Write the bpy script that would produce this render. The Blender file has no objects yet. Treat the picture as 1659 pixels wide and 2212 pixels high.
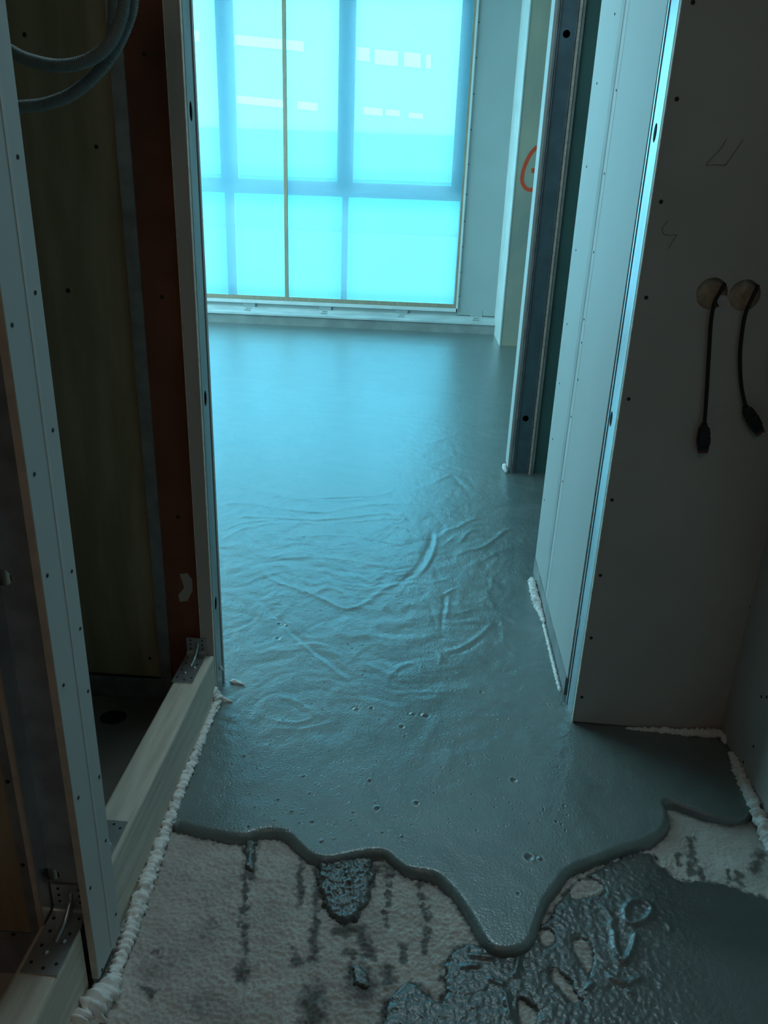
import bpy, bmesh, math, random
import numpy as np
from mathutils import Vector, Matrix
from mathutils.geometry import tessellate_polygon

# ------------------------------------------------------------------ camera, world, lights, exposure
scene = bpy.context.scene
COL = scene.collection
IW, IH, FPX, CX, CY, CAM_H = 1659, 2212, 1660.0, 829.5, 1106.0, 1.3
_dn = np.array([668 - CX, 5300 - CY, FPX]); _dn /= np.linalg.norm(_dn)      # plumb direction (vanishing point of the uprights)
_a = 935 - CX
_fw = np.array([_a, -(_dn[0] * _a + _dn[2] * FPX) / _dn[1], FPX]); _fw /= np.linalg.norm(_fw)
_rt = np.cross(_dn, _fw)
if _rt[0] < 0: _rt = -_rt
CM = np.array([_rt, _fw, -_dn])                                              # world = CM @ camera(x right, y down, z forward)
cam_data = bpy.data.cameras.new('camera')
cam = bpy.data.objects.new('camera', cam_data); COL.objects.link(cam)
_r, _u, _b = CM @ np.array([1, 0, 0]), CM @ np.array([0, -1, 0]), CM @ np.array([0, 0, -1])
cam.matrix_world = Matrix(((_r[0], _u[0], _b[0], 0), (_r[1], _u[1], _b[1], 0), (_r[2], _u[2], _b[2], CAM_H), (0, 0, 0, 1)))
cam_data.sensor_fit = 'VERTICAL'; cam_data.sensor_height = 24.0
cam_data.lens = FPX / IH * 24.0
cam_data.clip_start = 0.02; cam_data.clip_end = 200
scene.camera = cam

scene.view_settings.view_transform = 'Standard'
scene.view_settings.look = 'None'
scene.view_settings.gamma = 1.0
scene.view_settings.use_curve_mapping = False
scene.view_settings.exposure = 0.18

world = bpy.data.worlds.new('sky'); scene.world = world; world.use_nodes = True
bg = world.node_tree.nodes['Background']
bg.inputs['Color'].default_value = (0.80, 0.93, 1.0, 1)
bg.inputs['Strength'].default_value = 9.5

def area_light(name, loc, direction, sx, sy, power, color, portal=False):
    d = bpy.data.lights.new(name, 'AREA'); d.shape = 'RECTANGLE'; d.size = sx; d.size_y = sy
    d.energy = power; d.color = color
    if portal: d.cycles.is_portal = True
    o = bpy.data.objects.new(name, d); COL.objects.link(o)
    o.location = loc
    o.rotation_euler = Vector(direction).to_track_quat('-Z', 'Y').to_euler()
    return o
area_light('window_portal', (-1.5, 9.3, 1.85), (0, -1, 0), 4.2, 3.1, 1.0, (1, 1, 1), portal=True)
# side light added for the far room, as if from an unseen left window
area_light('added_side_daylight', (-3.52, 6.3, 1.75), (1, 0, 0), 4.6, 2.6, 175.0, (0.36, 0.84, 1.0))
# fill light added above the passage to brighten the foreground
area_light('passage_fill_light', (.0, 2.4, 3.36), (0.0, -.22, -1), 0.9, 1.0, 21.0, (0.62, 0.91, 1.0))
# warm fill light added behind the camera, without any lamp fitting
area_light('rear_fill_light', (-.1, -.9, 2.9), (0.0, 0.45, -1), 0.5, 0.5, 2.6, (1.0, 0.72, 0.52))

# ------------------------------------------------------------------ pixel helpers (a pixel gives a direction; the surface gives the distance)
def ray(px, py): return CM @ np.array([px - CX, py - CY, FPX])
def fl(px, py, z=0.0):
    d = ray(px, py); t = (z - CAM_H) / d[2]; return np.array([0, 0, CAM_H]) + t * d
def onx(px, py, x):
    d = ray(px, py); return np.array([0, 0, CAM_H]) + x / d[0] * d
def ony(px, py, y):
    d = ray(px, py); return np.array([0, 0, CAM_H]) + y / d[1] * d

# ------------------------------------------------------------------ noise and distance
_rng = np.random.RandomState(7)
_perm = np.tile(_rng.permutation(256), 3)
_grad = np.stack([np.cos(np.arange(256) / 256 * 2 * np.pi), np.sin(np.arange(256) / 256 * 2 * np.pi)], 1)
def perlin(x, y):
    xi = np.floor(x).astype(int); yi = np.floor(y).astype(int)
    xf = x - xi; yf = y - yi; xi &= 255; yi &= 255
    u = xf ** 3 * (xf * (xf * 6 - 15) + 10); v = yf ** 3 * (yf * (yf * 6 - 15) + 10)
    def g(ix, iy, dx, dy):
        k = _perm[_perm[ix] + iy]; return _grad[k, 0] * dx + _grad[k, 1] * dy
    x1 = (xi + 1) & 255; y1 = (yi + 1) & 255
    a = g(xi, yi, xf, yf); b = g(x1, yi, xf - 1, yf); c = g(xi, y1, xf, yf - 1); d = g(x1, y1, xf - 1, yf - 1)
    return (a + u * (b - a)) + v * ((c + u * (d - c)) - (a + u * (b - a)))
def fbm(x, y, oct=3):
    s = 0; a = 1.0
    for i in range(oct):
        s = s + a * perlin(x * 2 ** i + 17.3 * i, y * 2 ** i + 5.1 * i); a *= 0.5
    return s
def seg_dist(X, Y, poly):
    d = np.full(X.shape, 1e9)
    for (ax, ay), (bx, by) in zip(poly[:-1], poly[1:]):
        vx, vy = bx - ax, by - ay; L = vx * vx + vy * vy + 1e-12
        t = np.clip(((X - ax) * vx + (Y - ay) * vy) / L, 0, 1)
        d = np.minimum(d, np.hypot(X - ax - t * vx, Y - ay - t * vy))
    return d
def inside(X, Y, poly):
    r = np.zeros(X.shape, bool); n = len(poly); j = n - 1
    for i in range(n):
        xi, yi = poly[i]; xj, yj = poly[j]
        c = ((yi > Y) != (yj > Y)) & (X < (xj - xi) * (Y - yi) / (yj - yi + 1e-12) + xi)
        r ^= c; j = i
    return r
def smooth_poly(pts, n=3, closed=False):
    p = np.array(pts, float)
    for _ in range(n):
        if closed:
            q = np.roll(p, -1, 0); o = np.empty((2 * len(p), p.shape[1])); o[0::2] = .75 * p + .25 * q; o[1::2] = .25 * p + .75 * q; p = o
        else:
            q = p[1:]; a = p[:-1]; o = np.empty((2 * len(a), p.shape[1])); o[0::2] = .75 * a + .25 * q; o[1::2] = .25 * a + .75 * q
            p = np.vstack([p[:1], o, p[-1:]])
    return p

# ------------------------------------------------------------------ materials
def new_mat(name):
    m = bpy.data.materials.new(name); m.use_nodes = True
    return m, m.node_tree, m.node_tree.nodes['Principled BSDF']
def mat(name, color, rough=0.7, metal=0.0, noise=0.0, nscale=8.0, stretch=(1, 1, 1), color2=None, bump=0.0, bscale=120.0, spec=0.5):
    m, nt, b = new_mat(name)
    b.inputs['Roughness'].default_value = rough; b.inputs['Metallic'].default_value = metal
    b.inputs['Specular IOR Level'].default_value = spec
    tc = nt.nodes.new('ShaderNodeTexCoord'); mp = nt.nodes.new('ShaderNodeMapping')
    mp.inputs['Scale'].default_value = stretch
    nt.links.new(tc.outputs['Object'], mp.inputs['Vector'])
    if noise or color2:
        n = nt.nodes.new('ShaderNodeTexNoise'); n.inputs['Scale'].default_value = nscale; n.inputs['Detail'].default_value = 5
        nt.links.new(mp.outputs['Vector'], n.inputs['Vector'])
        r = nt.nodes.new('ShaderNodeValToRGB')
        c2 = color2 or tuple(c * (1 - noise) for c in color)
        r.color_ramp.elements[0].position = 0.35; r.color_ramp.elements[1].position = 0.65
        r.color_ramp.elements[0].color = (*c2, 1); r.color_ramp.elements[1].color = (*color, 1)
        nt.links.new(n.outputs['Fac'], r.inputs['Fac']); nt.links.new(r.outputs['Color'], b.inputs['Base Color'])
    else:
        b.inputs['Base Color'].default_value = (*color, 1)
    if bump:
        n2 = nt.nodes.new('ShaderNodeTexNoise'); n2.inputs['Scale'].default_value = bscale; n2.inputs['Detail'].default_value = 4
        nt.links.new(mp.outputs['Vector'], n2.inputs['Vector'])
        bp = nt.nodes.new('ShaderNodeBump'); bp.inputs['Strength'].default_value = bump; bp.inputs['Distance'].default_value = 0.004
        nt.links.new(n2.outputs['Fac'], bp.inputs['Height']); nt.links.new(bp.outputs['Normal'], b.inputs['Normal'])
    return m
M = {}
M['board'] = mat('plasterboard', (0.52, 0.49, 0.46), 0.75, noise=0.10, nscale=3, bump=0.06, bscale=220)
M['board_right'] = mat('plasterboard_filled', (0.53, 0.55, 0.54), 0.6, noise=0.08, nscale=2.5, stretch=(1, 1, .4), bump=0.03)
M['green_board'] = mat('green_moisture_board_shaded', (0.09, 0.20, 0.19), 0.8, noise=0.15, nscale=4)  # green board, darkened in its colour because little light reaches it
M['board_edge'] = mat('gypsum_edge', (0.62, 0.52, 0.42), 0.9, noise=0.2, nscale=30)
M['paper'] = mat('paper_edge', (0.72, 0.68, 0.60), 0.9, noise=0.25, nscale=60)
M['filler'] = mat('joint_filler', (0.60, 0.61, 0.59), 0.7, noise=0.1, nscale=10)
M['filler_grey'] = mat('joint_filler_grey', (0.47, 0.49, 0.49), 0.7, noise=0.15, nscale=12)
M['galv'] = mat('galvanised_steel', (0.62, 0.66, 0.68), 0.34, 0.9, noise=0.25, nscale=14, stretch=(1, 1, .25))
M['galv_dark'] = mat('galvanised_dull', (0.40, 0.43, 0.46), 0.5, 0.6, noise=0.3, nscale=20)
M['galv_shaded'] = mat('galvanised_steel_shaded', (0.16, 0.25, 0.30), 0.55, 0.5, noise=0.2, nscale=14)  # galvanised steel again, with the stub's shade put into its colour
M['ply'] = mat('plywood', (0.44, 0.36, 0.24), 0.8, color2=(0.34, 0.27, 0.17), nscale=3.5, stretch=(6, 1, .8), bump=0.08, bscale=60)
M['redboard'] = mat('red_fibreboard', (0.24, 0.085, 0.05), 0.85, noise=0.35, nscale=6)
M['timber'] = mat('planed_timber', (0.70, 0.64, 0.55), 0.75, color2=(0.56, 0.50, 0.41), nscale=4, stretch=(14, 1.2, 14), bump=0.12, bscale=20)
M['foam'] = mat('white_foam', (0.95, 0.94, 0.92), 0.75, noise=0.10, nscale=40, bump=0.25, bscale=150)
M['black'] = mat('black_rubber', (0.008, 0.008, 0.009), 0.5, noise=0.3, nscale=30)
M['hole'] = mat('black_shade', (0.006, 0.006, 0.007), 0.95, noise=0.2)  # near-black, stands in for the shade inside cavities, gaps and openings
M['screw'] = mat('screw_head', (0.02, 0.02, 0.022), 0.6, noise=0.2)
M['copper_red'] = mat('red_pin', (0.16, 0.035, 0.03), 0.5, noise=0.2)
M['wool'] = mat('mineral_wool', (0.52, 0.43, 0.32), 1.0, noise=0.35, nscale=50, bump=0.5, bscale=90)
M['wall_paint'] = mat('bare_wall', (0.48, 0.46, 0.43), 0.85, noise=0.15, nscale=2)
M['raw_concrete'] = mat('raw_concrete_shell', (0.20, 0.19, 0.18), 0.9, noise=0.2, nscale=2)
M['winpanel'] = mat('grey_wall_panel', (0.44, 0.48, 0.47), 0.8, noise=0.06, nscale=2)
M['column'] = mat('raw_plaster_column', (0.52, 0.48, 0.36), 0.85, color2=(0.36, 0.36, 0.31), nscale=2.4, stretch=(1, 1, .5), bump=0.15, bscale=40)
M['bead'] = mat('corner_bead', (0.80, 0.80, 0.76), 0.6, noise=0.12, nscale=5)
M['red_paint'] = mat('red_spray_paint', (1.0, 0.10, 0.04), 0.6, noise=0.1, nscale=20)
M['pencil'] = mat('pencil_line', (0.22, 0.22, 0.21), 0.7, noise=0.2)
M['white_frame'] = mat('white_window_frame', (0.78, 0.77, 0.72), 0.45, noise=0.05, nscale=3)
M['trim'] = mat('white_trim', (0.80, 0.82, 0.80), 0.5, noise=0.1, nscale=6)
M['sill'] = mat('sill_profile', (0.74, 0.76, 0.74), 0.5, color2=(0.52, 0.55, 0.54), nscale=5, stretch=(.6, 3, 3))
M['plinth'] = mat('raw_concrete_plinth', (0.38, 0.39, 0.37), 0.9, color2=(0.28, 0.29, 0.27), nscale=5, bump=0.2, bscale=50)
M['batten'] = mat('pine_batten', (0.46, 0.36, 0.25), 0.8, noise=0.2, nscale=6, stretch=(8, 8, 1))
M['strip'] = mat('grey_edge_strip', (0.36, 0.38, 0.38), 0.8, noise=0.3, nscale=12)
M['conduit'] = mat('grey_conduit', (0.21, 0.25, 0.25), 0.45, noise=0.1, nscale=10)
M['facade'] = mat('pale_facade', (0.44, 0.48, 0.48), 0.8, noise=0.08, nscale=.5)
M['facade_mid'] = mat('teal_facade_band', (0.10, 0.20, 0.23), 0.7, noise=0.2, nscale=.4)
M['facade_low'] = mat('aqua_facade_panels', (0.03, 0.20, 0.23), 0.7, noise=0.15, nscale=.4)
M['facade_base'] = mat('grey_blue_street_wall', (0.07, 0.17, 0.21), 0.8, noise=0.15, nscale=.4)
M['mirror'] = mat('light_patch_mirror', (0.95, 0.97, 1.0), 0.06, 1.0, noise=0.03)
M['ceiling'] = mat('raw_ceiling', (0.50, 0.49, 0.47), 0.9, noise=0.1, nscale=2)

def wet_screed_mat(name, rough, fine, c1, c2, coat):
    m, nt, b = new_mat(name)
    N = nt.nodes.new; L = nt.links.new
    tc = N('ShaderNodeTexCoord')
    n1 = N('ShaderNodeTexNoise'); n1.inputs['Scale'].default_value = 3.0; n1.inputs['Detail'].default_value = 6; n1.inputs['Distortion'].default_value = 1.6
    L(tc.outputs['Object'], n1.inputs['Vector'])
    r = N('ShaderNodeValToRGB'); r.color_ramp.elements[0].position = .3; r.color_ramp.elements[1].position = .7
    r.color_ramp.elements[0].color = (*c1, 1); r.color_ramp.elements[1].color = (*c2, 1)
    L(n1.outputs['Fac'], r.inputs['Fac']); L(r.outputs['Color'], b.inputs['Base Color'])
    rr = N('ShaderNodeMapRange'); rr.inputs['To Min'].default_value = rough - .07; rr.inputs['To Max'].default_value = rough + .09
    L(n1.outputs['Fac'], rr.inputs['Value']); L(rr.outputs['Result'], b.inputs['Roughness'])
    b.inputs['IOR'].default_value = 1.7
    b.inputs['Coat Weight'].default_value = coat; b.inputs['Coat Roughness'].default_value = 0.13; b.inputs['Coat IOR'].default_value = 1.5
    # fine grain, small pores, slow swirl relief
    n2 = N('ShaderNodeTexNoise'); n2.inputs['Scale'].default_value = 170; n2.inputs['Detail'].default_value = 3
    L(tc.outputs['Object'], n2.inputs['Vector'])
    v = N('ShaderNodeTexVoronoi'); v.inputs['Scale'].default_value = 42; v.inputs['Randomness'].default_value = 1.0
    L(tc.outputs['Object'], v.inputs['Vector'])
    pr = N('ShaderNodeMapRange'); pr.inputs['From Min'].default_value = 0.05; pr.inputs['From Max'].default_value = 0.14; pr.interpolation_type = 'SMOOTHSTEP'
    L(v.outputs['Distance'], pr.inputs['Value'])
    b1 = N('ShaderNodeBump'); b1.inputs['Strength'].default_value = fine; b1.inputs['Distance'].default_value = 0.0016
    L(n2.outputs['Fac'], b1.inputs['Height'])
    b2 = N('ShaderNodeBump'); b2.inputs['Strength'].default_value = 0.30; b2.inputs['Distance'].default_value = 0.002
    L(pr.outputs['Result'], b2.inputs['Height']); L(b1.outputs['Normal'], b2.inputs['Normal'])
    L(b2.outputs['Normal'], b.inputs['Normal']); L(b2.outputs['Normal'], b.inputs['Coat Normal'])
    return m
M['screed'] = wet_screed_mat('wet_screed', 0.40, 0.75, (0.125, 0.160, 0.155), (0.180, 0.216, 0.208), 0.75)
M['slurry'] = wet_screed_mat('wet_slurry', 0.42, 0.7, (0.060, 0.066, 0.062), (0.105, 0.112, 0.106), 0.35)

def substrate_mat():
    m, nt, b = new_mat('old_concrete_floor')
    N = nt.nodes.new; L = nt.links.new
    tc = N('ShaderNodeTexCoord'); at = N('ShaderNodeAttribute'); at.attribute_name = 'stain'
    n1 = N('ShaderNodeTexNoise'); n1.inputs['Scale'].default_value = 9; n1.inputs['Detail'].default_value = 8
    L(tc.outputs['Object'], n1.inputs['Vector'])
    r = N('ShaderNodeValToRGB'); r.color_ramp.elements[0].position = .3; r.color_ramp.elements[1].position = .7
    r.color_ramp.elements[0].color = (0.46, 0.42, 0.385, 1); r.color_ramp.elements[1].color = (0.64, 0.59, 0.545, 1)
    L(n1.outputs['Fac'], r.inputs['Fac'])
    mx = N('ShaderNodeMix'); mx.data_type = 'RGBA'
    L(at.outputs['Fac'], mx.inputs['Factor']); L(r.outputs['Color'], mx.inputs['A']); mx.inputs['B'].default_value = (0.085, 0.075, 0.065, 1)
    L(mx.outputs['Result'], b.inputs['Base Color'])
    rr = N('ShaderNodeMapRange'); rr.inputs['To Min'].default_value = .85; rr.inputs['To Max'].default_value = .45
    L(at.outputs['Fac'], rr.inputs['Value']); L(rr.outputs['Result'], b.inputs['Roughness'])
    n2 = N('ShaderNodeTexNoise'); n2.inputs['Scale'].default_value = 150; n2.inputs['Detail'].default_value = 6; n2.inputs['Roughness'].default_value = .65
    L(tc.outputs['Object'], n2.inputs['Vector'])
    bp = N('ShaderNodeBump'); bp.inputs['Strength'].default_value = .8; bp.inputs['Distance'].default_value = .003
    L(n2.outputs['Fac'], bp.inputs['Height']); L(bp.outputs['Normal'], b.inputs['Normal'])
    return m
M['substrate'] = substrate_mat()

def film_mat():
    m = bpy.data.materials.new('mesh_reinforced_film'); m.use_nodes = True
    nt = m.node_tree; N = nt.nodes.new; L = nt.links.new
    for n in list(nt.nodes):
        if n.type == 'BSDF_PRINCIPLED': nt.nodes.remove(n)
    out = [n for n in nt.nodes if n.type == 'OUTPUT_MATERIAL'][0]
    tc = N('ShaderNodeTexCoord'); sx = N('ShaderNodeSeparateXYZ'); L(tc.outputs['Object'], sx.inputs[0])
    def line(sock, pitch, w):
        a = N('ShaderNodeMath'); a.operation = 'DIVIDE'; L(sock, a.inputs[0]); a.inputs[1].default_value = pitch
        f = N('ShaderNodeMath'); f.operation = 'FRACT'; L(a.outputs[0], f.inputs[0])
        g = N('ShaderNodeMath'); g.operation = 'LESS_THAN'; L(f.outputs[0], g.inputs[0]); g.inputs[1].default_value = w
        return g.outputs[0]
    mxn = N('ShaderNodeMath'); mxn.operation = 'MAXIMUM'
    L(line(sx.outputs['X'], .0155, .26), mxn.inputs[0]); L(line(sx.outputs['Z'], .0170, .26), mxn.inputs[1])
    tr = N('ShaderNodeBsdfTransparent'); tr.inputs['Color'].default_value = (0.15, 0.70, 0.95, 1)
    tl = N('ShaderNodeBsdfTranslucent'); tl.inputs['Color'].default_value = (0.26, 0.64, 0.81, 1)
    gl = N('ShaderNodeBsdfDiffuse'); gl.inputs['Color'].default_value = (0.62, 0.82, 0.84, 1)
    a1 = N('ShaderNodeMixShader'); a1.inputs[0].default_value = 0.40
    L(tl.outputs[0], a1.inputs[1]); L(gl.outputs[0], a1.inputs[2])
    fac = N('ShaderNodeMapRange'); fac.inputs['To Min'].default_value = 0.52; fac.inputs['To Max'].default_value = 0.70
    L(mxn.outputs[0], fac.inputs['Value'])
    a2 = N('ShaderNodeMixShader'); L(fac.outputs['Result'], a2.inputs[0])
    L(tr.outputs[0], a2.inputs[1]); L(a1.outputs[0], a2.inputs[2])
    L(a2.outputs[0], out.inputs['Surface'])
    return m
M['film'] = film_mat()
def glass_mat():
    m = bpy.data.materials.new('window_glass'); m.use_nodes = True
    nt = m.node_tree; N = nt.nodes.new; L = nt.links.new
    nt.nodes.remove(nt.nodes['Principled BSDF'])
    out = [n for n in nt.nodes if n.type == 'OUTPUT_MATERIAL'][0]
    tr = N('ShaderNodeBsdfTransparent'); tr.inputs['Color'].default_value = (0.93, 0.98, 0.98, 1)
    gl = N('ShaderNodeBsdfGlossy'); gl.inputs['Roughness'].default_value = 0.03
    lw = N('ShaderNodeFresnel'); lw.inputs['IOR'].default_value = 1.45
    mx = N('ShaderNodeMixShader'); L(lw.outputs[0], mx.inputs[0]); L(tr.outputs[0], mx.inputs[1]); L(gl.outputs[0], mx.inputs[2])
    L(mx.outputs[0], out.inputs['Surface']); return m
M['glass'] = glass_mat()

# ------------------------------------------------------------------ object helpers
def tag(o, label=None, cat=None, group=None, kind=None):
    if label: o['label'] = label
    if cat: o['category'] = cat
    if group: o['group'] = group
    if kind: o['kind'] = kind
    return o
def empty(name, loc=(0, 0, 0), parent=None):
    o = bpy.data.objects.new(name, None); COL.objects.link(o); o.location = loc
    o.empty_display_size = .05
    if parent: o.parent = parent
    return o
def link_mesh(name, me, material, parent=None, smooth=False, loc=None):
    if not me.materials and material is not None: me.materials.append(M[material])
    if smooth:
        me.polygons.foreach_set('use_smooth', np.ones(len(me.polygons), bool))
    o = bpy.data.objects.new(name, me); COL.objects.link(o)
    if parent is not None:
        o.parent = parent
        p = parent; off = Vector((0, 0, 0))
        while p is not None: off += Vector(p.location); p = p.parent
        base = Vector(loc) if loc is not None else Vector((0, 0, 0))
        o.location = base - off
    elif loc is not None: o.location = loc
    return o
def pyd(name, verts, faces, material, parent=None, smooth=False, bevel=0.0):
    me = bpy.data.meshes.new(name)
    me.from_pydata([tuple(map(float, v)) for v in verts], [], faces)
    bm = bmesh.new(); bm.from_mesh(me)
    bmesh.ops.recalc_face_normals(bm, faces=bm.faces)
    if bevel:
        bmesh.ops.bevel(bm, geom=list(bm.edges), offset=bevel, segments=2, affect='EDGES', profile=.5)
    bm.to_mesh(me); bm.free()
    return link_mesh(name, me, material, parent, smooth)
def prism(name, poly, z0, z1, material, parent=None, bevel=0.0, top=None):
    """vertical prism over a plan polygon; top = plan polygon at z1 if it leans"""
    n = len(poly); top = top or poly
    v = [(x, y, z0) for x, y in poly] + [(x, y, z1) for x, y in top]
    f = [tuple(range(n - 1, -1, -1)), tuple(range(n, 2 * n))] + [(i, (i + 1) % n, n + (i + 1) % n, n + i) for i in range(n)]
    return pyd(name, v, f, material, parent, bevel=bevel)
def box(name, x0, x1, y0, y1, z0, z1, material, parent=None, bevel=0.0):
    return prism(name, [(x0, y0), (x1, y0), (x1, y1), (x0, y1)], z0, z1, material, parent, bevel)
def circle(cx, cy, rx, ry=None, n=20):
    ry = ry or rx
    return [(cx + rx * math.cos(2 * math.pi * i / n), cy + ry * math.sin(2 * math.pi * i / n)) for i in range(n)]
def plate(name, outer, holes, to3, thick, material, parent=None):
    """flat plate with real holes. outer/holes: 2D loops; to3(a, b, t): 2D point at depth t (0..thick) -> 3D"""
    loops = [outer] + holes
    flat = [p for l in loops for p in l]
    tris = tessellate_polygon([[Vector((a, b, 0)) for a, b in l] for l in loops])
    n = len(flat)
    v = [to3(a, b, 0) for a, b in flat] + [to3(a, b, thick) for a, b in flat]
    f = [tuple(t) for t in tris] + [tuple(i + n for i in reversed(t)) for t in tris]
    s = 0
    for l in loops:
        k = len(l)
        for i in range(k): f.append((s + i, s + (i + 1) % k, n + s + (i + 1) % k, n + s + i))
        s += k
    return pyd(name, v, f, material, parent)
def tube(name, pts, radius, material, parent=None, seg=10, rad_fn=None, caps=True):
    P = [Vector(p) for p in pts]; n = len(P); v = []; f = []
    up = Vector((0, 0, 1)); prevN = None
    for i in range(n):
        t = (P[min(i + 1, n - 1)] - P[max(i - 1, 0)]).normalized()
        if prevN is None:
            a = up if abs(t.z) < .9 else Vector((1, 0, 0)); nn = (a - t * a.dot(t)).normalized()
        else: nn = (prevN - t * prevN.dot(t)).normalized()
        prevN = nn; bb = t.cross(nn)
        for k in range(seg):
            an = 2 * math.pi * k / seg
            r = rad_fn(i, k) if rad_fn else radius
            v.append(P[i] + (nn * math.cos(an) + bb * math.sin(an)) * r)
    for i in range(n - 1):
        for k in range(seg):
            f.append((i * seg + k, i * seg + (k + 1) % seg, (i + 1) * seg + (k + 1) % seg, (i + 1) * seg + k))
    if caps: f += [tuple(range(seg - 1, -1, -1)), tuple(range((n - 1) * seg, n * seg))]
    return pyd(name, v, f, material, parent, smooth=True)
def catmull(pts, n=8):
    P = [np.array(p, float) for p in pts]; P = [2 * P[0] - P[1]] + P + [2 * P[-1] - P[-2]]; out = []
    for i in range(1, len(P) - 2):
        for k in range(n):
            t = k / n
            out.append(.5 * ((2 * P[i]) + (P[i + 1] - P[i - 1]) * t + (2 * P[i - 1] - 5 * P[i] + 4 * P[i + 1] - P[i + 2]) * t * t + (-P[i - 1] + 3 * P[i] - 3 * P[i + 1] + P[i + 2]) * t ** 3))
    out.append(P[-2]); return out
_screw_mesh = {}
def screw(parent, p, normal, r=0.0042, name='screw'):
    key = round(r, 5)
    if key not in _screw_mesh:
        bm = bmesh.new()
        bmesh.ops.create_cone(bm, cap_ends=True, segments=10, radius1=r, radius2=r * .8, depth=.0012)
        me = bpy.data.meshes.new('screw'); bm.to_mesh(me); bm.free(); me.materials.append(M['screw']); _screw_mesh[key] = me
    me = _screw_mesh[key]
    o = bpy.data.objects.new(name, me); COL.objects.link(o)
    o.parent = parent
    off = Vector((0, 0, 0)); q = parent
    while q is not None: off += Vector(q.location); q = q.parent
    o.location = Vector(p) + Vector(normal) * .0004 - off
    o.rotation_euler = Vector(normal).to_track_quat('Z', 'Y').to_euler()
    return o
def grid_mesh(name, X, Y, Z, keep, material, attr=None, parent=None):
    r, c = X.shape
    idx = np.arange(r * c).reshape(r, c)
    q = np.stack([idx[:-1, :-1], idx[:-1, 1:], idx[1:, 1:], idx[1:, :-1]], -1).reshape(-1, 4)
    k = (keep[:-1, :-1] | keep[:-1, 1:] | keep[1:, 1:] | keep[1:, :-1]).reshape(-1)
    q = q[k]
    used = np.zeros(r * c, bool); used[q.reshape(-1)] = True
    new = np.cumsum(used) - 1; q = new[q]
    V = np.stack([X, Y, Z], -1).reshape(-1, 3)[used]
    me = bpy.data.meshes.new(name)
    me.vertices.add(len(V)); me.vertices.foreach_set('co', V.astype(np.float32).reshape(-1))
    me.loops.add(len(q) * 4); me.loops.foreach_set('vertex_index', q.reshape(-1).astype(np.int32))
    me.polygons.add(len(q)); me.polygons.foreach_set('loop_start', np.arange(len(q), dtype=np.int32) * 4)
    me.update(calc_edges=True)
    if attr is not None:
        a = me.attributes.new('stain', 'FLOAT', 'POINT'); a.data.foreach_set('value', attr.reshape(-1)[used].astype(np.float32))
    return link_mesh(name, me, material, parent, smooth=True)

ZS = -0.021            # old concrete under the screed (screed surface is z = 0)
YC = 1.787             # near face of the cross wall with the doorway
XL = -0.53             # left corridor plane
H = 3.4                # ceiling height

# ------------------------------------------------------------------ shell
o = box('ceiling', -4.2, 3.2, 1.8, 9.4, H, H + .15, 'ceiling'); tag(o, kind='structure')
o = box('ceiling_corridor', -4.2, 3.2, -2.6, 1.8, H, H + .15, 'raw_concrete'); tag(o, kind='structure')
o = box('wall_rear', -4.2, 3.2, -2.6, -2.45, ZS, H, 'raw_concrete'); tag(o, kind='structure')
w = empty('wall_far_left'); tag(w, kind='structure')
# left outer wall of the far room, with an added unseen window
box('wall_pier', -3.75, -3.6, 1.9, 3.95, -.05, H, 'wall_paint', w)
box('wall_pier', -3.75, -3.6, 8.65, 9.4, -.05, H, 'wall_paint', w)
box('wall_spandrel', -3.75, -3.6, 3.95, 8.65, -.05, .42, 'wall_paint', w)
box('wall_lintel', -3.75, -3.6, 3.95, 8.65, 3.08, H, 'wall_paint', w)
box('added_side_window_panel', -3.64, -3.62, 3.95, 8.65, .42, 3.08, 'trim', w)  # opaque white panel behind the added side light
o = box('wall_outer_right', 2.9, 3.05, 1.9, 9.4, -.05, H, 'wall_paint'); tag(o, kind='structure')

# ------------------------------------------------------------------ old concrete floor (rough, stained), with the wet screed poured over it
def px_poly(pts, z=ZS, n=2, closed=True):
    return smooth_poly([fl(x, y, z)[:2] for x, y in pts], n, closed)
FRONT = [(385, 1797), (430, 1810), (470, 1818), (530, 1826), (550, 1817), (580, 1810), (615, 1816), (640, 1842), (665, 1865), (700, 1876), (735, 1870),
         (790, 1858), (828, 1856), (850, 1878), (880, 1898), (930, 1903), (950, 1915), (985, 1955), (1005, 1985), (1020, 2010), (1040, 2050), (1065, 2072),
         (1110, 2074), (1150, 2058), (1165, 2010), (1182, 1960), (1205, 1930), (1225, 1900), (1260, 1882), (1300, 1868), (1345, 1850), (1400, 1835),
         (1440, 1808), (1448, 1775), (1432, 1742), (1480, 1758), (1530, 1778), (1600, 1784), (1625, 1770), (1645, 1765)]
front = smooth_poly([fl(x, y, ZS)[:2] for x, y in FRONT], 2)
screed_poly = np.vstack([[(-.60, front[0][1] + .01)], front, [(1.2, front[-1][1]), (1.2, 30), (-30, 30), (-30, front[0][1] + .01)]])

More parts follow.
